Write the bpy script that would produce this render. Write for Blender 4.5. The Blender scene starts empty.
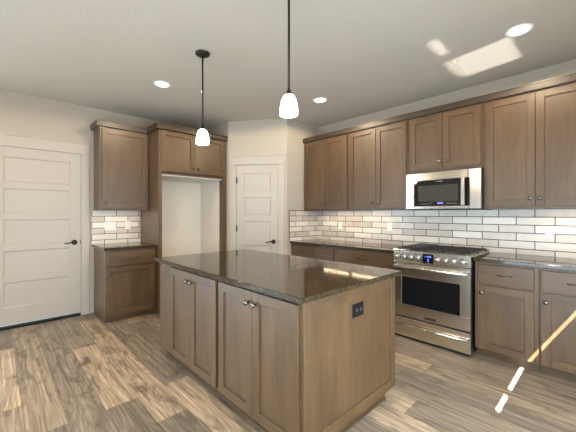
import bpy, bmesh, math, random
from mathutils import Vector, Matrix
random.seed(4)
S = bpy.context.scene
COL = S.collection
R = math.radians

# ------------------------------------------------------------------ camera
cam_data = bpy.data.cameras.new('camera')
cam_data.sensor_width = 36.0
cam_data.lens = 36.0 * 307.17 / 576.0
cam_data.shift_x = (288 - 282.65) / 576.0
cam_data.shift_y = -(216 - 213.76) / 576.0
cam_data.clip_start = 0.02
cam = bpy.data.objects.new('camera', cam_data)
COL.objects.link(cam)
cam.location = (4.736, -3.882, 1.323)
cam.rotation_euler = (R(90), 0, 0.817)
S.camera = cam

# ------------------------------------------------------------------ world, sun, large lights, exposure
S.view_settings.view_transform = 'Standard'
S.view_settings.look = 'None'
S.view_settings.exposure = 0.12
S.view_settings.gamma = 1.0
S.view_settings.use_curve_mapping = False

world = bpy.data.worlds.new('world')
S.world = world
world.use_nodes = True
bg = world.node_tree.nodes['Background']
bg.inputs[0].default_value = (0.75, 0.88, 1.0, 1)
bg.inputs[1].default_value = 1.4


def aim(o, d):
    o.rotation_euler = Vector(d).to_track_quat('-Z', 'Y').to_euler()


def lamp(name, kind, loc, energy, color, parent=None, **kw):
    l = bpy.data.lights.new(name, kind)
    l.energy = energy
    l.color = color
    for k, v in kw.items():
        setattr(l, k, v)
    o = bpy.data.objects.new(name, l)
    COL.objects.link(o)
    o.location = loc
    if parent:
        o.parent = parent
    return o


sun = lamp('sun', 'SUN', (7, -4, 5), 90.0, (1.0, 0.97, 0.93), angle=R(0.25))
aim(sun, (-1, 1.0, -1.65))

# added area lamp for assumed daylight from the right; no window is built there
right_fill = lamp('added_right_daylight', 'AREA', (5.33, -2.5, 0.75), 115.0, (0.68, 0.85, 1.0), shape='RECTANGLE', size=2.2, size_y=1.3)
aim(right_fill, (-1, 0.1, -0.25))
# lamp added behind the camera for daylight of assumed glass doors
back = lamp('added_rear_daylight', 'AREA', (4.0, -5.3, 0.60), 58.0, (0.62, 0.82, 1.0), shape='RECTANGLE', size=2.6, size_y=1.0)
aim(back, (0.05, 1, 0.12))
# lamp added where a left-hand window is assumed, for daylight sheen on the cabinets
left = lamp('added_left_daylight', 'AREA', (0.08, -5.3, 0.90), 130.0, (0.68, 0.85, 1.0), shape='RECTANGLE', size=2.2, size_y=1.7)
aim(left, (1, 0.3, 0.0))

# fill spot added to brighten the upper walls by way of the ceiling
fl = lamp('bounced_fill', 'SPOT', (4.9, -4.4, 1.55), 1500.0, (1.0, 0.96, 0.90), spot_size=R(95), spot_blend=1.0, shadow_soft_size=.1)
aim(fl, (0.1, -0.1, 1))
# warm fill spots without fixtures, added behind the camera
for p_ in ((1.389, -4.6, 2.71), (4.258, -4.6, 2.71)):
    lamp('rear_warm_fill', 'SPOT', p_, 36.0, (1.0, 0.80, 0.55), spot_size=R(170), spot_blend=0.2, shadow_soft_size=.06)

# lamps added for sunlight thrown up to the ceiling by an assumed polished surface
BD = Vector((-1, 0.6, 1.65)).normalized()


def bounce(name, x0, x1, y0, y1, e):
    xc, yc = (x0 + x1) / 2, (y0 + y1) / 2
    t = (2.74 - 1.0) / BD.z
    c = Vector((xc, yc, 2.74)) - BD * t
    o = lamp(name, 'AREA', c, e, (1.0, 0.96, 0.9), shape='RECTANGLE', size=(x1 - x0) * 0.855, size_y=(y1 - y0) * math.sqrt(1 - BD.y ** 2), spread=R(1.8))
    zax = -BD
    yax = (Vector((0, 1, 0)) - BD * BD.y).normalized()
    xax = yax.cross(zax)
    o.rotation_euler = Matrix((xax, yax, zax)).transposed().to_euler()
    return o


bounce('reflected_sun_wide', 3.67, 4.19, -0.84, -0.36, 0.8)
bounce('reflected_sun_narrow', 3.69, 3.775, -1.26, -0.965, 0.075)

# ------------------------------------------------------------------ helpers


class MB:
    """collects shapes in one bmesh"""

    def __init__(self):
        self.bm = bmesh.new()

    def box(self, x0, x1, y0, y1, z0, z1, bev=0.0, mi=0, seg=1):
        b = self.bm
        x0, x1 = min(x0, x1), max(x0, x1)
        y0, y1 = min(y0, y1), max(y0, y1)
        z0, z1 = min(z0, z1), max(z0, z1)
        v = [b.verts.new(p) for p in ((x0, y0, z0), (x1, y0, z0), (x1, y1, z0), (x0, y1, z0),
                                      (x0, y0, z1), (x1, y0, z1), (x1, y1, z1), (x0, y1, z1))]
        fs = [b.faces.new([v[i] for i in q]) for q in ((3, 2, 1, 0), (4, 5, 6, 7), (0, 1, 5, 4), (1, 2, 6, 5), (2, 3, 7, 6), (3, 0, 4, 7))]
        for f in fs:
            f.material_index = mi
        if bev > 0:
            es = list({e for f in fs for e in f.edges})
            r = bmesh.ops.bevel(b, geom=es, offset=bev, segments=seg, affect='EDGES', clamp_overlap=True)
            for f in r['faces']:
                f.material_index = mi
        return self

    def prism(self, pts, z0, z1, mi=0):
        b = self.bm
        lo = [b.verts.new((x, y, z0)) for x, y in pts]
        hi = [b.verts.new((x, y, z1)) for x, y in pts]
        n = len(pts)
        fs = [b.faces.new(lo[::-1]), b.faces.new(hi)]
        for i in range(n):
            fs.append(b.faces.new((lo[i], lo[(i + 1) % n], hi[(i + 1) % n], hi[i])))
        for f in fs:
            f.material_index = mi
        return self

    def lathe(self, prof, M=Matrix.Identity(4), n=20, mi=0, caps=True):
        """prof: list of (radius, height) turned about local z, then moved by M"""
        b = self.bm
        rings = []
        for r, h in prof:
            rings.append([b.verts.new(M @ Vector((r * math.cos(2 * math.pi * k / n), r * math.sin(2 * math.pi * k / n), h))) for k in range(n)])
        for a, c in zip(rings, rings[1:]):
            for k in range(n):
                f = b.faces.new((a[k], a[(k + 1) % n], c[(k + 1) % n], c[k]))
                f.smooth = True
                f.material_index = mi
        if caps:
            f = b.faces.new(rings[0][::-1]); f.material_index = mi
            f = b.faces.new(rings[-1]); f.material_index = mi
        return self

    def tube(self, pts, rad, n=8, mi=0):
        """a bar of given radius (or list of radii) along a polyline"""
        b = self.bm
        pts = [Vector(p) for p in pts]
        if not isinstance(rad, (list, tuple)):
            rad = [rad] * len(pts)
        rings = []
        for i, p in enumerate(pts):
            d = (pts[min(i + 1, len(pts) - 1)] - pts[max(i - 1, 0)]).normalized()
            up = Vector((0, 0, 1)) if abs(d.z) < 0.95 else Vector((1, 0, 0))
            u = d.cross(up).normalized()
            w = u.cross(d).normalized()
            rings.append([b.verts.new(p + (u * math.cos(2 * math.pi * k / n) + w * math.sin(2 * math.pi * k / n)) * rad[i]) for k in range(n)])
        for a, c in zip(rings, rings[1:]):
            for k in range(n):
                f = b.faces.new((a[k], a[(k + 1) % n], c[(k + 1) % n], c[k]))
                f.smooth = True
                f.material_index = mi
        f = b.faces.new(rings[0][::-1]); f.material_index = mi
        f = b.faces.new(rings[-1]); f.material_index = mi
        return self

    def build(self, name, mats, parent=None):
        me = bpy.data.meshes.new(name)
        bmesh.ops.recalc_face_normals(self.bm, faces=self.bm.faces[:])
        self.bm.to_mesh(me)
        self.bm.free()
        if not isinstance(mats, (list, tuple)):
            mats = [mats]
        for m in mats:
            me.materials.append(m)
        o = bpy.data.objects.new(name, me)
        COL.objects.link(o)
        if parent:
            o.parent = parent
        return o


def tag(o, label=None, cat=None, group=None, kind=None):
    if label: o['label'] = label
    if cat: o['category'] = cat
    if group: o['group'] = group
    if kind: o['kind'] = kind
    return o


def thing(name, label, cat, loc=(0, 0, 0), rz=0.0, group=None, kind=None):
    o = bpy.data.objects.new(name, None)
    o.empty_display_size = 0.1
    COL.objects.link(o)
    o.location = loc
    o.rotation_euler = (0, 0, rz)
    return tag(o, label, cat, group, kind)


def rotx(a): return Matrix.Rotation(a, 4, 'X')
def roty(a): return Matrix.Rotation(a, 4, 'Y')
def trans(x, y, z): return Matrix.Translation((x, y, z))


FRONT = rotx(R(90))     # local z of a lathe points to -y (out of a cabinet front)

# ------------------------------------------------------------------ materials


def mat(name):
    m = bpy.data.materials.new(name)
    m.use_nodes = True
    nt = m.node_tree
    return m, nt, nt.nodes['Principled BSDF']


def N(nt, t, **kw):
    n = nt.nodes.new(t)
    for k, v in kw.items():
        if k == 'inputs':
            for i, x in v.items():
                n.inputs[i].default_value = x
        else:
            setattr(n, k, v)
    return n


def plain(name, col, rough=0.5, metal=0.0, spec=0.5, noise=0.0, nscale=40.0, bump=0.0, coat=0.0):
    m, nt, b = mat(name)
    b.inputs['Base Color'].default_value = (*col, 1)
    b.inputs['Roughness'].default_value = rough
    b.inputs['Metallic'].default_value = metal
    b.inputs['Specular IOR Level'].default_value = spec
    b.inputs['Coat Weight'].default_value = coat
    tc = N(nt, 'ShaderNodeTexCoord')
    nz = N(nt, 'ShaderNodeTexNoise', inputs={'Scale': nscale, 'Detail': 4.0})
    nt.links.new(tc.outputs['Object'], nz.inputs['Vector'])
    if noise > 0:
        mx = N(nt, 'ShaderNodeMix', data_type='RGBA')
        mx.inputs[6].default_value = (*[c * (1 - noise) for c in col], 1)
        mx.inputs[7].default_value = (*[min(1, c * (1 + noise)) for c in col], 1)
        nt.links.new(nz.outputs['Fac'], mx.inputs[0])
        nt.links.new(mx.outputs[2], b.inputs['Base Color'])
    if bump > 0:
        bp = N(nt, 'ShaderNodeBump', inputs={'Strength': bump, 'Distance': 0.004})
        nt.links.new(nz.outputs['Fac'], bp.inputs['Height'])
        nt.links.new(bp.outputs['Normal'], b.inputs['Normal'])
    return m


def wood(name, horiz=False, k=0.80):
    m, nt, b = mat(name)
    tc = N(nt, 'ShaderNodeTexCoord')
    oi = N(nt, 'ShaderNodeObjectInfo')
    add = N(nt, 'ShaderNodeVectorMath', operation='ADD')
    sc = N(nt, 'ShaderNodeVectorMath', operation='SCALE', inputs={'Scale': 9.0})
    nt.links.new(oi.outputs['Random'], sc.inputs[0])
    nt.links.new(tc.outputs['Object'], add.inputs[0])
    nt.links.new(sc.outputs[0], add.inputs[1])
    mp = N(nt, 'ShaderNodeMapping')
    mp.inputs['Scale'].default_value = (2.2, 30, 30) if horiz else (30, 30, 2.2)
    nt.links.new(add.outputs[0], mp.inputs['Vector'])
    fine = N(nt, 'ShaderNodeTexNoise', inputs={'Scale': 2.2, 'Detail': 6.0, 'Roughness': 0.65})
    nt.links.new(mp.outputs[0], fine.inputs['Vector'])
    mp2 = N(nt, 'ShaderNodeMapping')
    mp2.inputs['Scale'].default_value = (0.8, 5, 5) if horiz else (5, 5, 0.8)
    nt.links.new(add.outputs[0], mp2.inputs['Vector'])
    blot = N(nt, 'ShaderNodeTexNoise', inputs={'Scale': 1.6, 'Detail': 3.0, 'Distortion': 0.6})
    nt.links.new(mp2.outputs[0], blot.inputs['Vector'])
    mixn = N(nt, 'ShaderNodeMath', operation='MULTIPLY_ADD')
    mixn.inputs[1].default_value = 0.5
    h = N(nt, 'ShaderNodeMath', operation='MULTIPLY')
    h.inputs[1].default_value = 0.5
    nt.links.new(fine.outputs['Fac'], mixn.inputs[0])
    nt.links.new(blot.outputs['Fac'], h.inputs[0])
    nt.links.new(h.outputs[0], mixn.inputs[2])
    rp = N(nt, 'ShaderNodeValToRGB')
    e = rp.color_ramp.elements
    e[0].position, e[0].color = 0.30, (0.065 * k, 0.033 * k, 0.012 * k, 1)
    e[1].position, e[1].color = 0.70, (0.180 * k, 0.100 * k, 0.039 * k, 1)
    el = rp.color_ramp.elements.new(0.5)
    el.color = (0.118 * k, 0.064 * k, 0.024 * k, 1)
    nt.links.new(mixn.outputs[0], rp.inputs[0])
    nt.links.new(rp.outputs[0], b.inputs['Base Color'])
    b.inputs['Roughness'].default_value = 0.5
    b.inputs['Specular IOR Level'].default_value = 0.2
    b.inputs['Coat Weight'].default_value = 1.0
    b.inputs['Coat IOR'].default_value = 1.52
    b.inputs['Coat Roughness'].default_value = 0.38
    bp = N(nt, 'ShaderNodeBump', inputs={'Strength': 0.12, 'Distance': 0.002})
    nt.links.new(fine.outputs['Fac'], bp.inputs['Height'])
    nt.links.new(bp.outputs['Normal'], b.inputs['Normal'])
    return m


def tile(name, axis):
    """long subway tile in running bond; axis = which object axis runs along the wall"""
    m, nt, b = mat(name)
    tc = N(nt, 'ShaderNodeTexCoord')
    sp = N(nt, 'ShaderNodeSeparateXYZ')
    cb = N(nt, 'ShaderNodeCombineXYZ')
    nt.links.new(tc.outputs['Object'], sp.inputs[0])
    nt.links.new(sp.outputs[axis], cb.inputs[0])
    nt.links.new(sp.outputs[2], cb.inputs[1])
    br = N(nt, 'ShaderNodeTexBrick')
    br.offset = 0.5
    br.offset_frequency = 2
    br.inputs['Scale'].default_value = 1.0
    br.inputs['Brick Width'].default_value = 0.298
    br.inputs['Row Height'].default_value = 0.0805
    br.inputs['Mortar Size'].default_value = 0.0044
    br.inputs['Mortar Smooth'].default_value = 0.15
    br.inputs['Color1'].default_value = (0.83, 0.77, 0.685, 1)
    br.inputs['Color2'].default_value = (0.51, 0.46, 0.40, 1)
    br.inputs['Mortar'].default_value = (0.045, 0.036, 0.029, 1)
    nt.links.new(cb.outputs[0], br.inputs['Vector'])
    nz = N(nt, 'ShaderNodeTexNoise', inputs={'Scale': 9.0, 'Detail': 5.0})
    nt.links.new(cb.outputs[0], nz.inputs['Vector'])
    mx = N(nt, 'ShaderNodeMix', data_type='RGBA', blend_type='OVERLAY')
    mx.inputs[0].default_value = 0.25
    nt.links.new(br.outputs['Color'], mx.inputs[6])
    nt.links.new(nz.outputs['Fac'], mx.inputs[7])
    nt.links.new(mx.outputs[2], b.inputs['Base Color'])
    b.inputs['Roughness'].default_value = 0.28
    inv = N(nt, 'ShaderNodeMath', operation='SUBTRACT')
    inv.inputs[0].default_value = 1.0
    nt.links.new(br.outputs['Fac'], inv.inputs[1])
    bp = N(nt, 'ShaderNodeBump', inputs={'Strength': 0.5, 'Distance': 0.003})
    nt.links.new(inv.outputs[0], bp.inputs['Height'])
    nt.links.new(bp.outputs['Normal'], b.inputs['Normal'])
    return m


def granite():
    m, nt, b = mat('polished_stone')
    tc = N(nt, 'ShaderNodeTexCoord')
    vo = N(nt, 'ShaderNodeTexVoronoi', inputs={'Scale': 170.0})
    nz = N(nt, 'ShaderNodeTexNoise', inputs={'Scale': 60.0, 'Detail': 6.0, 'Roughness': 0.7})
    for n in (vo, nz):
        nt.links.new(tc.outputs['Object'], n.inputs['Vector'])
    rp = N(nt, 'ShaderNodeValToRGB')
    e = rp.color_ramp.elements
    e[0].position, e[0].color = 0.35, (0.012, 0.009, 0.005, 1)
    e[1].position, e[1].color = 0.72, (0.100, 0.069, 0.035, 1)
    sx = N(nt, 'ShaderNodeSeparateColor')
    nt.links.new(vo.outputs['Color'], sx.inputs[0])
    av = N(nt, 'ShaderNodeMath', operation='MULTIPLY_ADD')
    av.inputs[1].default_value = 0.35
    hv = N(nt, 'ShaderNodeMath', operation='MULTIPLY')
    hv.inputs[1].default_value = 0.65
    nt.links.new(nz.outputs['Fac'], hv.inputs[0])
    nt.links.new(sx.outputs[0], av.inputs[0])
    nt.links.new(hv.outputs[0], av.inputs[2])
    nt.links.new(av.outputs[0], rp.inputs[0])
    nt.links.new(rp.outputs[0], b.inputs['Base Color'])
    b.inputs['Roughness'].default_value = 0.07
    b.inputs['Specular IOR Level'].default_value = 0.45
    return m


def steel(name='brushed_steel', col=(0.84, 0.76, 0.65), rough=0.26):
    m, nt, b = mat(name)
    tc = N(nt, 'ShaderNodeTexCoord')
    mp = N(nt, 'ShaderNodeMapping')
    mp.inputs['Scale'].default_value = (1, 12, 40)
    nz = N(nt, 'ShaderNodeTexNoise', inputs={'Scale': 2.0, 'Detail': 3.0})
    nt.links.new(tc.outputs['Object'], mp.inputs['Vector'])
    nt.links.new(mp.outputs[0], nz.inputs['Vector'])
    mr = N(nt, 'ShaderNodeMapRange')
    mr.inputs['To Min'].default_value = rough - 0.01
    mr.inputs['To Max'].default_value = rough + 0.015
    nt.links.new(nz.outputs['Fac'], mr.inputs['Value'])
    nt.links.new(mr.outputs[0], b.inputs['Roughness'])
    b.inputs['Base Color'].default_value = (*col, 1)
    b.inputs['Metallic'].default_value = 1.0
    return m


def floor_mat():
    m, nt, b = mat('vinyl_plank')
    L = nt.links.new
    tc = N(nt, 'ShaderNodeTexCoord')
    sp = N(nt, 'ShaderNodeSeparateXYZ')
    L(tc.outputs['Object'], sp.inputs[0])

    def M(op, a=None, c=None, v0=None, v1=None, v2=None):
        n = N(nt, 'ShaderNodeMath', operation=op)
        if a is not None: L(a, n.inputs[0])
        if c is not None: L(c, n.inputs[1])
        if v0 is not None: n.inputs[0].default_value = v0
        if v1 is not None: n.inputs[1].default_value = v1
        if v2 is not None: n.inputs[2].default_value = v2
        return n.outputs[0]

    W, LEN = 0.205, 1.25
    v = M('DIVIDE', M('ADD', sp.outputs[1], v1=3.54 + 20.5), v1=W)
    row = M('FLOOR', v)
    fv = M('FRACT', v)
    wn = N(nt, 'ShaderNodeTexWhiteNoise', noise_dimensions='1D')
    L(row, wn.inputs['W'])
    u = M('ADD', M('DIVIDE', M('ADD', sp.outputs[0], v1=20.0), v1=LEN), wn.outputs['Value'])
    colid = M('FLOOR', u)
    fu = M('FRACT', u)
    cb = N(nt, 'ShaderNodeCombineXYZ')
    L(row, cb.inputs[0]); L(colid, cb.inputs[1])
    wn2 = N(nt, 'ShaderNodeTexWhiteNoise', noise_dimensions='2D')
    L(cb.outputs[0], wn2.inputs['Vector'])
    rnd = wn2.outputs['Value']
    # plank tone
    rp = N(nt, 'ShaderNodeValToRGB')
    rp.color_ramp.interpolation = 'LINEAR'
    stops = [(0.0, (0.230, 0.182, 0.135)), (0.3, (0.330, 0.255, 0.180)), (0.55, (0.265, 0.212, 0.158)), (0.75, (0.450, 0.335, 0.225)), (1.0, (0.60, 0.445, 0.300))]
    e = rp.color_ramp.elements
    e[0].position, e[0].color = stops[0][0], (*stops[0][1], 1)
    e[1].position, e[1].color = stops[-1][0], (*stops[-1][1], 1)
    for p, c in stops[1:-1]:
        k = e.new(p); k.color = (*c, 1)
    L(rnd, rp.inputs[0])
    # per-plank shifted coordinates
    off = M('MULTIPLY', rnd, v1=57.0)
    cb2 = N(nt, 'ShaderNodeCombineXYZ')
    L(M('ADD', sp.outputs[0], off), cb2.inputs[0])
    L(M('ADD', sp.outputs[1], off), cb2.inputs[1])
    mp = N(nt, 'ShaderNodeMapping')
    mp.inputs['Scale'].default_value = (1.3, 75.0, 1)
    L(cb2.outputs[0], mp.inputs['Vector'])
    grain = N(nt, 'ShaderNodeTexNoise', inputs={'Scale': 1.6, 'Detail': 7.0, 'Roughness': 0.68})
    L(mp.outputs[0], grain.inputs['Vector'])
    # cathedral rings
    mp2 = N(nt, 'ShaderNodeMapping')
    mp2.inputs['Scale'].default_value = (0.9, 9.0, 1)
    L(cb2.outputs[0], mp2.inputs['Vector'])
    fld = N(nt, 'ShaderNodeTexNoise', inputs={'Scale': 0.9, 'Detail': 1.5, 'Distortion': 0.4})
    L(mp2.outputs[0], fld.inputs['Vector'])
    rings = M('FRACT', M('MULTIPLY', fld.outputs['Fac'], v1=12.0))
    tri = M('ABSOLUTE', M('SUBTRACT', rings, v1=0.5))
    # smudges and knots
    mp3 = N(nt, 'ShaderNodeMapping')
    mp3.inputs['Scale'].default_value = (2.6, 7.5, 1)
    L(cb2.outputs[0], mp3.inputs['Vector'])
    sm = N(nt, 'ShaderNodeTexNoise', inputs={'Scale': 1.3, 'Detail': 5.0, 'Roughness': 0.6, 'Distortion': 0.8})
    L(mp3.outputs[0], sm.inputs['Vector'])
    smr = N(nt, 'ShaderNodeMapRange', inputs={'From Min': 0.50, 'From Max': 0.70, 'To Min': 0.0, 'To Max': 0.85})
    L(sm.outputs['Fac'], smr.inputs['Value'])
    # combine
    gr = N(nt, 'ShaderNodeMapRange', inputs={'From Min': 0.3, 'From Max': 0.7, 'To Min': 0.48, 'To Max': 1.32})
    L(grain.outputs['Fac'], gr.inputs['Value'])
    rr = N(nt, 'ShaderNodeMapRange', inputs={'From Min': 0.0, 'From Max': 0.5, 'To Min': 0.80, 'To Max': 1.14})
    L(tri, rr.inputs['Value'])
    mp4 = N(nt, 'ShaderNodeMapping')
    mp4.inputs['Scale'].default_value = (0.55, 20.0, 1)
    L(cb2.outputs[0], mp4.inputs['Vector'])
    strk = N(nt, 'ShaderNodeTexNoise', inputs={'Scale': 1.5, 'Detail': 4.0, 'Roughness': 0.6})
    L(mp4.outputs[0], strk.inputs['Vector'])
    sr = N(nt, 'ShaderNodeMapRange', inputs={'From Min': 0.32, 'From Max': 0.68, 'To Min': 0.62, 'To Max': 1.20})
    L(strk.outputs['Fac'], sr.inputs['Value'])
    val = M('MULTIPLY', M('MULTIPLY', gr.outputs[0], sr.outputs[0]), rr.outputs[0])
    mul = N(nt, 'ShaderNodeVectorMath', operation='SCALE')
    L(rp.outputs[0], mul.inputs[0]); L(val, mul.inputs['Scale'])
    mx = N(nt, 'ShaderNodeMix', data_type='RGBA')
    mx.inputs[7].default_value = (0.095, 0.070, 0.052, 1)
    L(smr.outputs[0], mx.inputs[0]); L(mul.outputs[0], mx.inputs[6])
    # seams
    dv = M('MULTIPLY', M('MINIMUM', fv, M('SUBTRACT', fv, v0=1.0)), v1=W)
    one_fv = N(nt, 'ShaderNodeMath', operation='SUBTRACT'); one_fv.inputs[0].default_value = 1.0; L(fv, one_fv.inputs[1])
    one_fu = N(nt, 'ShaderNodeMath', operation='SUBTRACT'); one_fu.inputs[0].default_value = 1.0; L(fu, one_fu.inputs[1])
    dv = M('MULTIPLY', M('MINIMUM', fv, one_fv.outputs[0]), v1=W)
    du = M('MULTIPLY', M('MINIMUM', fu, one_fu.outputs[0]), v1=LEN)
    d = M('MINIMUM', dv, du)
    seam = N(nt, 'ShaderNodeMapRange', inputs={'From Min': 0.0006, 'From Max': 0.0022, 'To Min': 0.55, 'To Max': 1.0})
    L(d, seam.inputs['Value'])
    mul2 = N(nt, 'ShaderNodeVectorMath', operation='SCALE')
    L(mx.outputs[2], mul2.inputs[0]); L(seam.outputs[0], mul2.inputs['Scale'])
    L(mul2.outputs[0], b.inputs['Base Color'])
    b.inputs['Roughness'].default_value = 0.40
    b.inputs['Specular IOR Level'].default_value = 0.5
    bp = N(nt, 'ShaderNodeBump', inputs={'Strength': 0.15, 'Distance': 0.002})
    L(val, bp.inputs['Height'])
    L(bp.outputs['Normal'], b.inputs['Normal'])
    return m


def glow(name, col, strength, base=(0.9, 0.9, 0.9)):
    m, nt, b = mat(name)
    b.inputs['Base Color'].default_value = (*base, 1)
    b.inputs['Emission Color'].default_value = (*col, 1)
    b.inputs['Emission Strength'].default_value = strength
    return m


WALL = plain('wall_paint', (0.47, 0.425, 0.36), 0.85, spec=0.2, bump=0.05, nscale=120)
CEIL = plain('ceiling_paint', (0.53, 0.485, 0.415), 0.9, spec=0.2, bump=0.8, nscale=70)
TRIM = plain('white_trim_paint', (0.48, 0.445, 0.395), 0.45, spec=0.4)
NICHE = plain('alcove_lit_paint', (0.80, 0.75, 0.66), 0.8, spec=0.2)  # pale drywall paint, lightened further to put the alcove's light into the colour
WV = wood('stained_wood_upright')
WH = wood('stained_wood_lengthwise', True)
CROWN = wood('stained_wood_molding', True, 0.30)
DARKW = plain('dark_wood', (0.055, 0.034, 0.020), 0.6, noise=0.2)
STONE = granite()
TX = tile('subway_tile_long', 0)
TY = tile('subway_tile_side', 1)
STEEL = steel()
MWSTEEL = steel('satin_steel', (0.50, 0.46, 0.41), 0.20)
BRIGHT = steel('polished_steel', (0.74, 0.72, 0.69), 0.16)
BLACK = plain('black_enamel', (0.012, 0.012, 0.012), 0.35)
GLASS = plain('black_glass', (0.008, 0.008, 0.009), 0.04, spec=0.6)
MWGLASS = plain('oven_screen_glass', (0.045, 0.042, 0.034), 0.12, spec=0.5)
IRON = plain('cast_iron', (0.020, 0.019, 0.018), 0.55, noise=0.2)
BRONZE = plain('oil_rubbed_bronze', (0.030, 0.020, 0.014), 0.45, metal=0.4, noise=0.15)
KNOB = plain('dark_pewter', (0.24, 0.205, 0.17), 0.27, metal=1.0, noise=0.1)
PLATE = plain('white_plastic', (0.84, 0.82, 0.77), 0.35)
PLATEDK = plain('grey_plastic', (0.42, 0.40, 0.36), 0.4)
BROWNPL = plain('brown_plastic', (0.10, 0.085, 0.065), 0.4)
BLKPL = plain('black_plastic', (0.006, 0.006, 0.006), 0.6, spec=0.2)
METALEDGE = plain('tile_edge_metal', (0.09, 0.065, 0.045), 0.4, metal=0.6)
FLOOR = floor_mat()
SHADE = glow('lit_opal_glass', (1.0, 0.88, 0.70), 5.0)
CAN = glow('lit_can_lens', (1.0, 0.88, 0.72), 9.0)
BLUE = glow('blue_digits', (0.12, 0.22, 1.0), 2.2, (0.02, 0.02, 0.1))
VIOLET = glow('violet_digits', (0.25, 0.18, 1.0), 2.0, (0.02, 0.02, 0.1))
SILVER = plain('silver_print', (0.42, 0.41, 0.39), 0.5)
FAINT = plain('faint_print', (0.10, 0.10, 0.095), 0.6)

# ------------------------------------------------------------------ the room
H = 2.74
XR, YB = 5.4, -7.0
o = MB().box(-0.12, XR + .04, YB, 0.12, -0.06, 0.0).build('floor', FLOOR)
tag(o, 'wood-look plank floor running the length of the kitchen', 'floor', kind='structure')
o = MB().box(-0.12, XR + .04, YB - 1.2, 0.12, H, H + 0.06).build('ceiling', CEIL)  # runs on past the rear wall as an added overhang that blocks sun
tag(o, 'flat textured pale ceiling of the kitchen', 'ceiling', kind='structure')

DY0, DY1, DZ = -3.92, -3.06, 2.095        # entry door leaf
o = MB().box(-0.12, 0, DY1 + .005, 0.0, 0, H).box(-0.12, 0, YB, DY0 - .005, 0, H).box(-0.12, 0, DY0 - .005, DY1 + .005, DZ + .008, H).build('wall_left', WALL)
tag(o, 'beige painted wall holding the white entry door and refrigerator alcove', 'wall', kind='structure')
o = MB().box(0.0, XR + .04, 0, 0.12, 0, H).build('wall_back', WALL)
tag(o, 'beige painted wall behind the range and upper cabinets', 'wall', kind='structure')

# right-hand wall, out of the photo, with an added slot placed to shape the strips of sun
m = MB()
zs0, zs1 = 1.927, 2.034
m.box(XR, XR + .04, YB, 0, 0, zs0).box(XR, XR + .04, YB, 0, zs1, H)
m.box(XR, XR + .04, YB, -2.645, zs0, zs1).box(XR, XR + .04, -2.345, -2.275, zs0, zs1).box(XR, XR + .04, -1.20, 0, zs0, zs1)
o = m.build('wall_right', WALL)
tag(o, 'beige painted side wall with an added high slot that shapes the strips of sun', 'wall', kind='structure')

# far end of the room behind the camera, open to the daylight through a wide assumed patio opening
m = MB()
m.box(0.0, XR, YB - .1, YB - .001, 1.9, H).box(0.0, 1.9, YB - .1, YB - .001, 0, 1.9).box(5.0, XR, YB - .1, YB - .001, 0, 1.9)
o = m.build('wall_rear', WALL)
tag(o, 'beige painted wall around an assumed wide patio opening behind the camera', 'wall', kind='structure')

# pantry block: return wall beside the refrigerator, diagonal door wall, return wall at the counter end
A = Vector((0.735, -1.27, 0)); B = Vector((1.44, -0.70, 0))
U = (B - A).normalized(); DL = (B - A).length
NRM = Vector((U.y, -U.x, 0))               # out of the wall, towards the room
pu0, pu1 = 0.136, 0.772                    # pantry door leaf along the wall
PZ = 2.06
m = MB()
q = lambda u, n: tuple((A + U * u + NRM * n).xy)
m.prism([(0.0, -1.27), (0.735, -1.27), q(pu0 - .004, 0), q(pu0 - .004, -.10), (0.70, -1.15), (0.0, -1.15)], 0, H)
m.prism([q(pu1 + .004, 0), (1.44, -0.70), (1.44, 0.0), (1.34, 0.0), (1.34, -0.66), q(pu1 + .004, -.10)], 0, H)
m.prism([q(pu0 - .004, 0), q(pu1 + .004, 0), q(pu1 + .004, -.10), q(pu0 - .004, -.10)], PZ + .006, H)
o = m.build('wall_pantry', WALL)
tag(o, 'beige diagonal corner wall around the white pantry door', 'wall', kind='structure')
o = MB().box(0, 0.60, -1.345, -1.271, 0, 1.833).build('wall_alcove', NICHE)
tag(o, 'painted side wall lining the right of the refrigerator alcove', 'wall', kind='structure')
o = MB().box(0.012, 0.672, -2.262, -1.3465, 1.834, 1.8475).build('ceiling_alcove', NICHE)
tag(o, 'painted soffit over the empty refrigerator alcove', 'ceiling', kind='structure')
o = MB().box(0.0, 0.012, -2.262, -1.347, 0, 1.868).build('wall_alcove_back', NICHE)
tag(o, 'painted back of the empty refrigerator alcove', 'wall', kind='structure')


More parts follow.
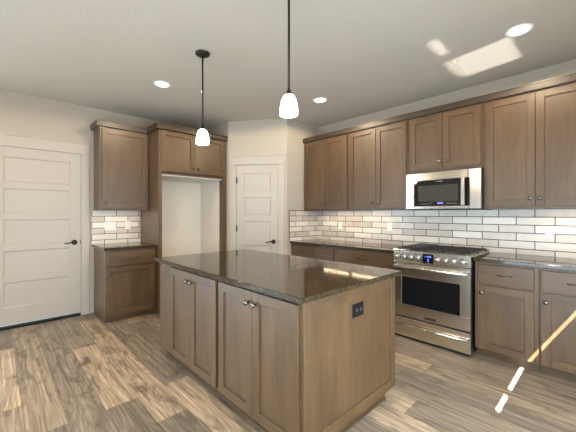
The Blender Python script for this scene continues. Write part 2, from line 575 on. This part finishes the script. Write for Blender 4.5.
def panel_door(name, label, loc, rz, w, h, z0, rails, hinge_side, handle_side, head, head_over, rzhandle=0.0, lever_z=0.95, thr=False, lever_u=0.068, hinges=True):
    """five-panel white door in a cased opening; local x along the wall, -y into the room, leaf from x=0 to w"""
    t = thing(name, label, 'door', loc, rz, kind='structure')
    m = MB()
    st = 0.112
    f0, f1 = -0.004, 0.034
    m.box(0, st, f0, f1, z0, h, 0.002).box(w - st, w, f0, f1, z0, h, 0.002)
    for a, c in rails:
        m.box(st, w - st, f0, f1, a, c, 0.002)
    for (a, c), (a2, c2) in zip(rails, rails[1:]):
        m.box(st - .001, w - st + .001, f0 + 0.009, f1 - .006, c - .001, a2 + .001)
        # raised sticking round each panel
        s = 0.012
        x0, x1, zz0, zz1 = st, w - st, c, a2
        bm = m.bm
        for pts in (((x0, zz0), (x1, zz0), (x1 - s, zz0 + s), (x0 + s, zz0 + s)), ((x1, zz0), (x1, zz1), (x1 - s, zz1 - s), (x1 - s, zz0 + s)),
                    ((x1, zz1), (x0, zz1), (x0 + s, zz1 - s), (x1 - s, zz1 - s)), ((x0, zz1), (x0, zz0), (x0 + s, zz0 + s), (x0 + s, zz1 - s))):
            bm.faces.new([bm.verts.new((px, f0 + 0.001 if i < 2 else f0 + 0.008, pz)) for i, (px, pz) in enumerate(pts)])
    leaf = m.build('door_leaf', TRIM, t)
    cw = 0.09
    m = MB()
    m.box(-cw - .006, -0.006, -0.020, 0.0, 0, h + .004, 0.002).box(w + .006, w + .006 + cw, -0.020, 0, 0, h + .004, 0.002)
    m.build('door_casing', TRIM, t)
    m = MB()
    m.box(-cw - .006 - head_over, w + cw + .006 + head_over, -0.026, 0, h + .004, h + head - .02, 0.002)
    m.box(-cw - .012 - head_over, w + cw + .012 + head_over, -0.034, 0, h + head - .02, h + head, 0.003)
    m.build('door_head', TRIM, t)
    m = MB()
    m.box(-.004, 0.0, 0.0, 0.09, 0, h, 0).box(w, w + .004, 0.0, .09, 0, h).box(-.004, w + .004, 0.0, .09, h, h + .004)
    m.box(0, w, .05, .085, z0, h)
    m.build('door_jamb', TRIM, t)
    # lever
    sgn = -1 if handle_side == 'right' else 1
    hx = w - lever_u if handle_side == 'right' else lever_u
    m = MB()
    m.lathe([(0.033, 0), (0.034, 0.006), (0.028, 0.013), (0.012, 0.016), (0.011, 0.05), (0.014, 0.056)], trans(hx, f0, lever_z) @ FRONT, 20)
    pts = []
    for k in range(9):
        a = k / 8
        pts.append((hx + sgn * a * 0.115, f0 - 0.052 + 0.004 * a, lever_z + 0.006 * math.sin(a * math.pi * 2) - 0.004 * a))
    m.tube(pts, [0.011, 0.011, 0.0095, 0.0085, 0.008, 0.0075, 0.007, 0.0065, 0.004], 10)
    m.build('door_handle', BRONZE, t)
    m = MB()
    lx = w + .0 if handle_side == 'right' else 0
    m.box(lx - .002, lx + .005, -0.0065, 0.002, lever_z - .03, lever_z + .03)
    m.build('latch_plate', BRONZE, t)
    if hinges:
        hx = 0 if hinge_side == 'left' else w
        for hz in (0.24, 1.10, 1.83):
            MB().lathe([(0.009, -.05), (0.009, .05)], trans(hx - .003, -0.010, hz), 10).box(hx - .003, hx + .012, -.006, -0.003, hz - .04, hz + .04).build('hinge', BRONZE, t)
    if thr:
        MB().box(0.0, w, -0.03, 0.08, 0.0, 0.016, 0.003).build('threshold', BLKPL, t)
    return t


def rails5(z0, h, top, mid, bot):
    n = 5
    ph = (h - z0 - top - bot - 4 * mid) / n
    out = [(z0, z0 + bot)]
    z = z0 + bot
    for i in range(4):
        z += ph
        out.append((z, z + mid)); z += mid
    out.append((h - top, h))
    return out


panel_door('door_1', 'white five-panel entry door with dark lever at the left of the kitchen', (0, DY0, 0), R(90), DY1 - DY0, DZ, 0.04,
           rails5(0.04, DZ, 0.115, 0.075, 0.20), 'left', 'right', 0.150, 0.0, lever_z=0.955, thr=True, hinges=False)
panel_door('door_2', 'narrow white five-panel pantry door with dark lever on the diagonal corner wall', tuple(A + U * pu0), math.atan2(U.y, U.x), pu1 - pu0, PZ, 0.012,
           rails5(0.012, PZ, 0.125, 0.095, 0.20), 'left', 'right', 0.140, 0.012, lever_z=0.905)
o = MB().box(0, 0.014, -2.96, -2.917, 0, 0.085, 0.003).build('baseboard_left', TRIM)
tag(o, 'short white baseboard block between entry door casing and base cabinet', 'baseboard', kind='structure')

# ------------------------------------------------------------------ cabinets (local x along the front, -y towards the room)


def shaker(m, x0, x1, z0, z1, yf, th=0.019, st=0.062, rec=0.012):
    """frame-and-panel front; material 0 upright grain, 1 lengthwise grain"""
    yb = yf + th
    m.box(x0, x0 + st, yf, yb, z0, z1, 0.0018, 0).box(x1 - st, x1, yf, yb, z0, z1, 0.0018, 0)
    m.box(x0 + st, x1 - st, yf, yb, z0, z0 + st, 0.0018, 1).box(x0 + st, x1 - st, yf, yb, z1 - st, z1, 0.0018, 1)
    m.box(x0 + st - .002, x1 - st + .002, yf + rec, yb - .003, z0 + st - .002, z1 - st + .002, 0, 0)
    return m


def knob(parent, x, y, z):
    return MB().lathe([(0.0065, 0), (0.006, 0.010), (0.011, 0.014), (0.0175, 0.019), (0.0175, 0.025), (0.012, 0.030), (0.003, 0.031)], trans(x, y, z) @ FRONT, 16).build('knob', KNOB, parent)


def pull(parent, x, y, z, w=0.10):
    m = MB()
    pts = []
    for k in range(11):
        a = k / 10
        pts.append((x + (a - .5) * w, y - 0.006 - 0.022 * math.sin(math.pi * a) ** 0.7, z))
    m.tube(pts, [0.0055 - 0.0015 * math.sin(math.pi * k / 10) for k in range(11)], 8)
    for s in (-1, 1):
        m.lathe([(0.008, 0), (0.007, 0.008)], trans(x + s * w / 2, y, z) @ FRONT, 10)
    return m.build('pull_handle', KNOB, parent)


def base_cabinet(label, loc, rz, w, knob_at=None, drawers=1, depth=0.61, doors=1, side_overlay=0.03, left_overlay=None):
    t = thing('base_cabinet', label, 'cabinet', loc, rz)
    m = MB()
    m.box(0.001, w - .001, -depth, -0.012, 0.078, 0.882, 0.001)
    m.build('cabinet_body', [WV, WH], t)
    MB().box(0.001, w - .001, -depth + .060, -depth + .080, 0, 0.0775).box(0.004, 0.022, -depth + .080, -.012, 0, .0775).box(w - .022, w - .004, -depth + .080, -.012, 0, .0775).build('toe_kick', WH, t)
    yf = -depth - .0195
    a, c = (side_overlay if left_overlay is None else left_overlay), w - side_overlay
    d = MB()
    d.box(a, c, yf, yf + .019, 0.688, 0.862, 0.003, 1)
    dr = d.build('drawer', [WV, WH], t)
    pull(dr, (a + c) / 2, yf, 0.775)
    if doors == 1:
        dd = shaker(MB(), a, c, 0.088, 0.672, yf).build('door', [WV, WH], t)
        kx = a + .03 if knob_at == 'left' else c - .03
        knob(dd, kx, yf, 0.606)
    else:
        mid = (a + c) / 2
        for x0, x1, kx in ((a, mid - .0015, mid - .03), (mid + .0015, c, mid + .03)):
            dd = shaker(MB(), x0, x1, 0.088, 0.672, yf).build('door', [WV, WH], t)
            knob(dd, kx, yf, 0.606)
    return t


def upper_cabinet(label, loc, rz, w, z0=1.372, z1=2.431, depth=0.325, doors=2, knob_at='left', zd0=None, name='upper_cabinet', ov=0.022):
    t = thing(name, label, 'cabinet', loc, rz)
    zz = 0.0
    m = MB()
    m.box(0.001, w - .001, -depth, -0.002, z0, z1, 0.001)
    m.build('cabinet_body', [WV, WH], t)
    yf = -depth - .0195
    d0, d1 = (zd0 or z0 + .022), z1 - .016
    a, c = ov, w - ov
    if doors == 1:
        dd = shaker(MB(), a, c, d0, d1, yf).build('door', [WV, WH], t)
        knob(dd, a + .032 if knob_at == 'left' else c - .032, yf, d0 + .07)
    else:
        mid = (a + c) / 2
        for x0, x1, kx in ((a, mid - .002, mid - .034), (mid + .002, c, mid + .034)):
            dd = shaker(MB(), x0, x1, d0, d1, yf).build('door', [WV, WH], t)
            knob(dd, kx, yf, d0 + .07)
    return t


def crown_profile(m, x0, x1, yf, z0, z1, left=None, right=None):
    """upright fascia with a thin cap along a front at yf; left: y to which the left return runs back"""
    p, lip = 0.046, 0.010
    b = m.bm
    sec = [(0.0, z0), (-p + .010, z0), (-p + .008, z1 - lip), (-p, z1 - lip), (-p, z1), (0.0, z1)]     # (offset outwards, z)
    path = [((x1, yf), (0, 1)), ((x0, yf), (0, 1))] if left is None else [((x1, yf), (0, 1)), ((x0, yf), (1, 1)), ((x0, left), (1, 0))]
    rings = []
    for (px, py), (ox, oy) in path:
        rings.append([b.verts.new((px + ox * o_, py + oy * o_, z)) for o_, z in sec])
    n = len(sec)
    for r0, r1 in zip(rings, rings[1:]):
        for k in range(n):
            f = b.faces.new((r0[k], r0[(k + 1) % n], r1[(k + 1) % n], r1[k]))
            f.material_index = 1
    b.faces.new(rings[0]); b.faces.new(rings[-1][::-1])
    return m


# left wall --------------------------------------------------------------
RZ = R(90)
LY = -2.912
base_cabinet('brown stained base cabinet with one drawer over one door, beside the white entry door', (0.0, LY, 0), RZ, 0.598, 'left', side_overlay=0.022)
o = MB().box(0.002, 0.645, -2.935, -2.314, 0.884, 0.914, 0.003).build('countertop', STONE)
tag(o, 'short dark polished stone countertop between entry door and refrigerator alcove', 'countertop')
t = upper_cabinet('tall single-door brown wall cabinet hanging beside the white entry door', (0.0, LY, 0), RZ, 0.598, doors=1)
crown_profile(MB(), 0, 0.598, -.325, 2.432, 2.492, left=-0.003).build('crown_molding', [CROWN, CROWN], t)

t = thing('refrigerator_cabinet', 'tall brown cabinet surround with two small doors above the empty refrigerator alcove', 'cabinet', (0, -2.312, 0), RZ)
FW = 1.038
MB().box(0, 0.045, -0.69, -0.003, 0, 2.445, 0.0015).build('side_panel', [WV, WH], t)
MB().box(0.967, FW, -0.69, -0.602, 0, 2.445, 0.0015).build('side_panel', [WV, WH], t)
MB().box(0.0455, 0.9665, -0.62, -0.003, 1.87, 2.445, 0.001).box(0.0455, 0.9665, -0.69, -0.60, 1.848, 1.868, 0.001, 1).box(0.0455, 0.9665, -0.668, -0.62, 1.868, 2.445, 0.0, 0).build('cabinet_body', [WV, WH], t)
for x0, x1, kx in ((0.03, 0.504, 0.470), (0.508, 0.985, 0.542)):
    dd = shaker(MB(), x0, x1, 1.885, 2.425, -0.7095).build('door', [WV, WH], t)
    knob(dd, kx, -0.7095, 1.955)
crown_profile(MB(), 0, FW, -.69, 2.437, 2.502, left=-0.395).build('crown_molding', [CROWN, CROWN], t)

# range wall -------------------------------------------------------------
X0, X1, X2, X3, X4, X5 = 1.442, 2.277, 3.114, 3.877, 4.338, 4.800
base_cabinet('brown base cabinet with drawer in the far corner beside the pantry wall', (X0, 0, 0), 0, X1 - X0 - .001, doors=2)
base_cabinet('brown base cabinet with drawer directly left of the range', (X1, 0, 0), 0, X2 - X1 - .003, doors=2)
base_cabinet('narrow brown base cabinet directly right of the range', (X3 - .003, 0, 0), 0, X4 - X3 + .002, 'left')
base_cabinet('brown base cabinet crossed by a strip of sun at the right edge', (X4, 0, 0), 0, X5 - X4, 'left', left_overlay=0.015)
o = MB().box(X0, X2 - .003, -0.648, -0.002, 0.884, 0.914, 0.003).build('countertop', STONE)
tag(o, 'long dark polished stone countertop left of the range', 'countertop')
o = MB().box(X3 - .008, X5 + .06, -0.648, -0.002, 0.884, 0.914, 0.003).build('countertop', STONE)
tag(o, 'dark polished stone countertop right of the range', 'countertop')

upper_cabinet('two-door brown wall cabinet in the far corner beside the pantry wall', (X0, 0, 0), 0, X1 - X0 - .001)
upper_cabinet('two-door brown wall cabinet directly left of the microwave', (X1, 0, 0), 0, X2 - X1 - .001)
upper_cabinet('short two-door brown wall cabinet above the microwave', (X2, 0, 0), 0, X3 - X2 - .001, z0=1.785, zd0=1.822)
upper_cabinet('two-door brown wall cabinet right of the microwave at the right edge', (X3, 0, 0), 0, 0.803)
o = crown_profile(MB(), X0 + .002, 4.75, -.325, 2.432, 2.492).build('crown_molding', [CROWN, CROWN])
tag(o, 'long brown crown molding along the tops of the range wall cabinets', 'molding')

# tile -------------------------------------------------------------------
o = MB().box(0, 3.42, -0.010, -0.001, 0, 0.456).build('backsplash', TX)
o.location = (X0 - .001 , 0, 0.9145)
o2 = o
# brick rows counted down from the top edge: shift the mesh so that the pattern's origin sits where the photo has it
for v in o.data.vertices:
    v.co.x += (X0 - 3.934 + 0.298 * 20) ; v.co.z += 0.9145 - 0.8875
o.location = (3.934 - 0.298 * 20, 0, 0.8875)
tag(o, 'long off-white subway tile backsplash behind the range', 'backsplash')
o = MB().box(0.001, 0.010, -0.655, -0.011, 0.027, 0.483).build('backsplash', TY)
o.location = (1.44, 0.075 , 0.8875)
for v in o.data.vertices:
    v.co.y -= 0.075
tag(o, 'short off-white subway tile backsplash on the pantry return wall', 'backsplash')
MBm = MB().box(1.4405, 1.4515, -0.662, -0.655, 0.915, 1.372).box(1.4405, 1.4515, -0.662, -0.346, 1.3705, 1.378).build('edge_strip', METALEDGE)
mw = MBm.matrix_world.copy()
MBm.parent = o
MBm.matrix_parent_inverse = Matrix.Translation(o.location).inverted()
o = MB().box(0.001, 0.010, 0, 0.62, 0.027, 0.483).build('backsplash', TY)
o.location = (0, -2.934, 0.8875)
tag(o, 'small off-white subway tile backsplash beside the white entry door', 'backsplash')

# ------------------------------------------------------------------ outlets and switches


def plate(name, label, loc, rz, kind='outlet', w=0.07, h=0.115, m0=None, m1=None, gangs=1, group=None, parent=None):
    m0, m1 = m0 or PLATE, m1 or PLATE
    if parent is None:
        t = thing(name, label, 'outlet' if kind == 'outlet' else 'switch', loc, rz, group)
    else:
        t = None
    mb = MB().box(-w / 2, w / 2, -0.006, 0, -h / 2, h / 2, 0.002)
    p = mb.build('cover_plate' if parent is None else name, m0, t or parent)
    if parent is not None:
        p.location = loc; p.rotation_euler = (0, 0, rz)
    for g in range(gangs):
        gx = (g - (gangs - 1) / 2) * 0.046
        f = MB()
        if kind == 'outlet':
            f.box(gx - .017, gx + .017, -0.0085, -0.006, -.034, .034, 0.001)
            for s in (-1, 1):
                z = s * 0.019
                f.box(gx - .0075, gx - .0055, -0.0092, -0.0084, z - .005, z + .006, 0, 1).box(gx + .0055, gx + .0075, -0.0092, -0.0084, z - .005, z + .006, 0, 1).box(gx - .002, gx + .002, -0.0092, -0.0084, z - .012, z - .008, 0, 1)
            f.build('socket', [m1, PLATEDK if m0 is PLATE else SILVER], p if parent is not None else t)
        else:
            f.box(gx - .016, gx + .016, -0.0095, -0.006, -.033, .033, 0.0015)
            f.build('rocker', m1, p if parent is not None else t)
    return t or p


plate('light_switch', 'wide white multi-switch plate on the tile nearest the entry door', (0.010, -2.712, 1.152), RZ, 'switch', w=0.148, gangs=3)
plate('light_switch', 'narrow white single switch plate on tile nearest the refrigerator alcove', (0.010, -2.487, 1.160), RZ, 'switch')
plate('wall_outlet', 'white outlet plate on the back of the empty refrigerator alcove', (0.0125, -1.735, 1.150), RZ)
plate('light_switch', 'white plate on the backsplash under the corner cabinets', (1.905, -0.010, 1.140), 0, 'switch')
plate('wall_outlet', 'white outlet plate on the backsplash just left of the range', (2.713, -0.010, 1.150), 0)
plate('wall_outlet', 'white outlet plate on the backsplash right of the range', (4.342, -0.010, 1.148), 0)

# ------------------------------------------------------------------ island
IX0, IX1, IY0, IY1 = 1.862, 3.690, -2.752, -1.800
isl = thing('kitchen_island', 'brown stained kitchen island with four front doors under a dark stone top', 'island', (IX0, IY1, 0))
W = IX1 - IX0
D = IY1 - IY0
m = MB().box(0, W - .020, -D, 0, 0.10, 0.882, 0.001)
m.build('cabinet_body', [WV, WH], isl)
m = MB().box(0.0, W - .055, -D + .07, -.05, 0.0, 0.10)
m.build('toe_kick', WH, isl)
MB().box(W - .056, W - .047, -D + .06, -.045, 0, .016, 0.003).box(0.0, W - .055, -D + .060, -D + .0695, 0, .016, 0.003).build('shoe_molding', WH, isl)
# framed end panel
m = MB()
xa, xb = W - .0195, W
st = 0.075
m.box(xa, xb, -D, -D + .062, .10, .882, .002, 0).box(xa, xb, -.055, 0, .10, .882, .002, 0)
m.box(xa, xb, -D + .062, -.055, .10, .165, .002, 1).box(xa, xb, -D + .062, -.055, .80, .882, .002, 1)
m.box(xa, xb - .009, -D + .06, -.053, .163, .802, 0, 0)
m.build('end_panel', [WV, WH], isl)
yf = -D - .0195
for x0, x1, ks in ((2.118, 2.497, 1), (2.500, 2.874, 0), (2.912, 3.284, 1), (3.287, 3.660, 0)):
    x0 -= IX0; x1 -= IX0
    dd = shaker(MB(), x0, x1, .113, .862, yf).build('door', [WV, WH], isl)
    knob(dd, x1 - .032 if ks else x0 + .032, yf, .793)
p = plate('outlet_plate', None, (2.053 - IX0, -D, .812), 0, w=0.07, h=0.075, m0=BROWNPL, m1=BROWNPL, parent=isl)
p['label'] = 'brown outlet plate on the island front'
p = MB().box(-.058, .058, -.006, 0, -.041, .041, .003).build('outlet_plate', BLKPL, isl)
p.location = (W - .009, -2.263 - IY1, .738); p.rotation_euler = (0, 0, R(90))
p['label'] = 'black outlet plate on the island end'
for s_ in (-1, 1):
    f = MB().box(s_ * .021 - .015, s_ * .021 + .015, -.0085, -.006, -.017, .017, .002)
    for dz in (-.0065, .0065):
        f.box(s_ * .021 - .006, s_ * .021 + .004, -.0090, -.0084, dz - .0012, dz + .0012, 0, 1)
    f.box(s_ * .021 + .008, s_ * .021 + .012, -.0090, -.0084, -.002, .002, 0, 1)
    f.build('socket', [BLKPL, SILVER], p)
o = MB().box(1.837, 3.716, -2.798, -1.748, 0.884, 0.914, 0.0035, 0, 2).build('countertop', STONE)
tag(o, 'large dark polished stone top of the kitchen island', 'countertop')

# ------------------------------------------------------------------ range
rg = thing('range', 'stainless steel gas range with black oven window, between the base cabinets', 'range', (X2 + .002, 0, 0))
RW = 3.861 - X2 - .002
yF = -0.700
m = MB().box(0.004, RW - .004, -.655, -.03, .045, .905, .002)
m.build('range_body', BLACK, rg)
for sx in (.05, RW - .05):
    for sy in (-.58, -.1):
        MB().lathe([(.018, 0), (.018, .044)], trans(sx, sy + (.02 if sy < -.3 else 0), 0), 10).build('foot', BLACK, rg)
# cooktop
m = MB().box(0, RW, -.668, -.03, .905, .922, .003).box(0, RW, -.075, -.03, .922, .942, .004)
m.build('cooktop', STEEL, rg)
m = MB().box(.02, RW - .02, -.655, -.085, .9215, .9245, .001)
m.build('burner_tray', STEEL, rg)
for bx, by, r in ((.15, -.50, .042), (.15, -.22, .036), (.379, -.36, .05), (.608, -.50, .048), (.608, -.22, .034)):
    MB().lathe([(r, 0), (r, .008), (r * .8, .010), (r * .8, .016), (r * .3, .019)], trans(bx, by, .9245), 20).build('burner', IRON, rg)
# grates
for gx0, gx1 in ((.030, .268), (.274, .484), (.490, .728)):
    m = MB()
    b = .008
    gz0, gz1 = .944, .957
    m.box(gx0, gx1, -.648, -.648 + b, gz0, gz1, .002).box(gx0, gx1, -.098, -.098 + b, gz0, gz1, .002)
    m.box(gx0, gx0 + b, -.648, -.09, gz0, gz1, .002).box(gx1 - b, gx1, -.648, -.09, gz0, gz1, .002)
    m.box(gx0, gx1, -.373, -.365, gz0, gz1, .002)
    cx = (gx0 + gx1) / 2
    for k in (-1, 0, 1):
        xx = cx + k * (gx1 - gx0) * .25
        m.box(xx - .004, xx + .004, -.64, -.10, gz0, gz1, .002)
    for yy in (-.51, -.23):
        m.box(gx0, gx1, yy - .004, yy + .004, gz0, gz1, .002)
    for px in (gx0 + .004, gx1 - .004):
        for py in (-.644, -.369, -.094):
            m.box(px - .005, px + .005, py - .005, py + .005, .9245, gz0 + .002)
    m.build('grate', IRON, rg)
MB().box(.045, .255, -.63, -.12, .9575, .966, .003).build('griddle', IRON, rg)
# control panel
m = MB().box(0, RW, yF, -.655, .820, .930, .004)
m.build('control_panel', STEEL, rg)
MB().box(0, RW, yF - .004, yF + .02, .9305, .9385, .002).build('panel_lip', BRIGHT, rg)
for kx in (3.167, 3.240, 3.312, 3.387, 3.578, 3.651, 3.725, 3.800):
    lx = kx - X2 - .002
    k_ = MB().lathe([(.025, 0), (.026, .005), (.021, .008), (.0195, .030), (.017, .034), (.004, .035)], trans(lx, yF, .872) @ FRONT, 20).build('control_knob', BRIGHT, rg)
    MB().lathe([(.0285, 0), (.0285, .003)], trans(lx, yF, .872) @ FRONT, 20).build('knob_bezel', BLACK, k_)
    MB().box(lx - .002, lx + .002, yF - .0365, yF - .0345, .872, .888).build('pointer', BLACK, k_)
dsp = MB().box(3.429 - X2 - .002, 3.537 - X2 - .002, yF - .003, yF, .823, .916, .001).build('display', GLASS, rg)
m = MB()
dx = 3.429 - X2
for (a, c, z, w_) in ((.040, .050, .890, .006), (.053, .057, .890, .006), (.061, .070, .890, .006), (.074, .083, .890, .006), (.018, .024, .888, .004), (.046, .062, .862, .004), (.048, .060, .843, .005)):
    m.box(dx + a, dx + c, yF - .0037, yF - .003, z - w_, z + w_)
m.build('lit_digits', BLUE, dsp)
# oven door
m = MB()
dz0, dz1, wx0, wx1, wz0, wz1 = .233, .812, .092, RW - .092, .362, .655
yd0 = yF + .003
m.box(0.003, RW - .003, yd0, -.657, wz1, dz1, .003).box(.003, RW - .003, yd0, -.657, dz0, wz0, .003)
m.box(.003, wx0, yd0, -.657, wz0, wz1, .002).box(wx1, RW - .003, yd0, -.657, wz0, wz1, .002)
dr = m.build('oven_door', STEEL, rg)
MB().box(wx0 - .001, wx1 + .001, yd0 + .006, -.66, wz0 - .001, wz1 + .001).build('oven_window', GLASS, dr)
m = MB()
e = .011
m.box(wx0 - e, wx1 + e, yd0 - .003, yd0 + .006, wz0 - e, wz0, .002).box(wx0 - e, wx1 + e, yd0 - .003, yd0 + .006, wz1, wz1 + e, .002)
m.box(wx0 - e, wx0, yd0 - .003, yd0 + .006, wz0, wz1, .002).box(wx1, wx1 + e, yd0 - .003, yd0 + .006, wz0, wz1, .002)
m.build('window_trim', BRIGHT, dr)
m = MB().tube([(.006, yd0 - .052, .765), (RW - .006, yd0 - .052, .765)], .0135, 14)
for hx in (.03, RW - .03):
    m.box(hx - .010, hx + .010, yd0 - .05, yd0, .755, .775, .003)
m.build('oven_handle', BRIGHT, dr)
bd = MB().box(.333, .438, yd0 - .003, yd0, .252, .274, .001).build('badge', BLKPL, dr)
m = MB()
for k in range(8):
    m.box(.345 + k * .0105, .351 + k * .0105, yd0 - .0036, yd0 - .003, .259, .267)
m.build('badge_mark', FAINT, bd)
# warming drawer
m = MB().box(.003, RW - .003, yd0, -.657, .024, .217, .003)
dw = m.build('drawer', STEEL, rg)
m = MB().tube([(.012, yd0 - .030, .152), (RW - .012, yd0 - .030, .152)], .010, 12)
for hx in (.04, RW - .04):
    m.box(hx - .008, hx + .008, yd0 - .03, yd0, .145, .159, .002)
m.build('drawer_handle', BRIGHT, dw)
MB().box(.01, RW - .01, yF + .012, -.66, .002, .022).build('toe_kick', BLACK, rg)  # black strip standing for the dark shadow under the drawer

# ------------------------------------------------------------------ microwave
RW = X3 - X2 - .004
mwv = thing('microwave', 'stainless steel microwave with black glass door hung above the range', 'microwave', (X2 + .002, 0, 1.362))
MWH = .418
yM = -.405
MB().box(0, RW, -.372, -.011, 0, MWH, .002).build('microwave_body', BLACK, mwv)
m = MB()
sx = 3.652 + .106 - X2   # door / end column split
m.box(0.001, sx - .0015, yM, -.3725, .012, MWH - .002, .004)
dr = m.build('microwave_door', MWSTEEL, mwv)
MB().box(sx + .0005, RW - .001, yM, -.3725, .012, MWH - .002, .004).build('end_column', MWSTEEL, mwv)
MB().box(.001, RW - .001, yM + .012, -.3725, 0.0005, .011).build('bottom_vent', BLACK, mwv)
gx0, gx1, gz0, gz1 = 3.215 - X2, 3.772 - X2, 1.405 - 1.362, 1.692 - 1.362
gl = MB().box(gx0, sx - .004, yM - .005, yM, gz0, gz1, .003).build('glass_front', GLASS, dr)
MB().box(sx + .0005, gx1, yM - .005, yM, gz0, gz1, .002).build('glass_end', GLASS, mwv)
MB().box(3.262 - X2, 3.668 - X2, yM - .0058, yM - .005, 1.456 - 1.362, 1.632 - 1.362, .0003).build('viewing_window', MWGLASS, gl)
m = MB().box(3.702 - X2, 3.738 - X2, yM - .046, yM - .034, gz0 + .004, gz1 + .002, .004)
for z in (gz0 + .03, gz1 - .03):
    m.box(3.710 - X2, 3.730 - X2, yM - .036, yM - .004, z - .01, z + .01, .002)
m.build('door_handle', BRIGHT, dr)
MB().box(3.190 - X2, 3.216 - X2, yM - .014, yM, gz0 - .004, gz1 + .002, .004).build('side_trim', BRIGHT, dr)
for a0, n_, st_, z_ in ((3.28, 5, .022, 1.428), (3.40, 1, .02, 1.440), (3.56, 5, .020, 1.430)):
    for k in range(n_):
        MB().box(a0 - X2 + k * st_, a0 + .009 - X2 + k * st_, yM - .0058, yM - .005, z_ - 1.362, z_ + .006 - 1.362).build('key_mark', SILVER, gl)
m = MB()
for a in (0, .013, .030, .043):
    m.box(3.466 - X2 + a, 3.476 - X2 + a, yM - .0058, yM - .005, 1.430 - 1.362, 1.446 - 1.362)
m.build('lit_digits', VIOLET, gl)
m = MB()
for k in range(8):
    m.box(3.452 - X2 + k * .0085, 3.4575 - X2 + k * .0085, yM - .0058, yM - .005, 1.668 - 1.362, 1.676 - 1.362)
m.build('badge_mark', SILVER, gl)

# ------------------------------------------------------------------ lamps


def pendant(label, x, y, zb):
    t = thing('pendant_lamp', label, 'lamp', (x, y, 2.738), group=None)
    z = zb - 2.738
    MB().lathe([(.0, 0.0), (.062, 0.0), (.064, -.006), (.060, -.014), (.040, -.024), (.014, -.030), (.0, -.030)], n=28, caps=False).build('canopy', BRONZE, t)
    MB().tube([(0, 0, -.028), (0, 0, z + .150)], .0078, 10).build('rod', BRONZE, t)
    MB().lathe([(.009, z + .168), (.012, z + .150), (.020, z + .143), (.024, z + .131), (.023, z + .122)], n=20).build('socket_cap', BRONZE, t)
    m = MB()
    prof = [(.024, .128), (.032, .122), (.040, .110), (.047, .092), (.0523, .070), (.0562, .045), (.058, .024), (.0575, .009), (.055, .0),
            (.0535, .006), (.0555, .024), (.0535, .045), (.0492, .07), (.0435, .092), (.037, .110), (.027, .120)]
    m.lathe([(r, z + h) for r, h in prof], n=28, caps=False)
    m.build('lamp_shade', SHADE, t)
    MB().lathe([(.006, z + .13), (.014, z + .105), (.022, z + .075), (.024, z + .058), (.019, z + .042), (.006, z + .034)], n=16).build('bulb', SHADE, t)
    lamp('pendant_light', 'POINT', (0, 0, z - .02), 9.0, (1.0, 0.84, 0.64), t, shadow_soft_size=.05)
    return t


pendant('bronze pendant with lit white bell shade over the far end of the island', 2.279, -2.543, 1.938)
pendant('bronze pendant with lit white bell shade over the near end of the island', 3.353, -2.530, 1.943)


def can(label, x, y, e=42):
    t = thing('recessed_light', label, 'light', (x, y, 2.74), group=None)
    MB().lathe([(.068, -.001), (.092, -.001), (.092, -.006), (.080, -.009), (.068, -.004)], n=32, caps=False).build('trim_ring', PLATE, t)
    MB().lathe([(.0, -.002), (.0685, -.002), (.0685, -.0035), (.0, -.0035)], n=32, caps=False).build('lens', CAN, t)
    l = lamp('downlight', 'SPOT', (0, 0, -.02), e, (1.0, 0.80, 0.55), t, spot_size=R(177), spot_blend=0.15, shadow_soft_size=.06)
    return t


can('lit recessed ceiling light nearest the refrigerator cabinet', 1.389, -2.545)
can('lit recessed ceiling light in front of the corner wall cabinets', 2.266, -0.923)
can('lit recessed ceiling light at the upper right beside the bright patch of sun', 4.258, -0.932)


for i, (x, y, ln, rz) in enumerate(((1.95, -.12, .45, 0), (2.45, -.12, .45, 0), (4.50, -.12, .35, 0))):
    l = lamp('under_cabinet_light', 'AREA', (x, y - .06, 1.366), 1.1, (1.0, 0.70, 0.44), shape='RECTANGLE', size=ln, size_y=.03)
l = lamp('under_cabinet_light', 'AREA', (0.21, -2.61, 1.366), 0.8, (1.0, 0.70, 0.44), shape='RECTANGLE', size=.03, size_y=.40)
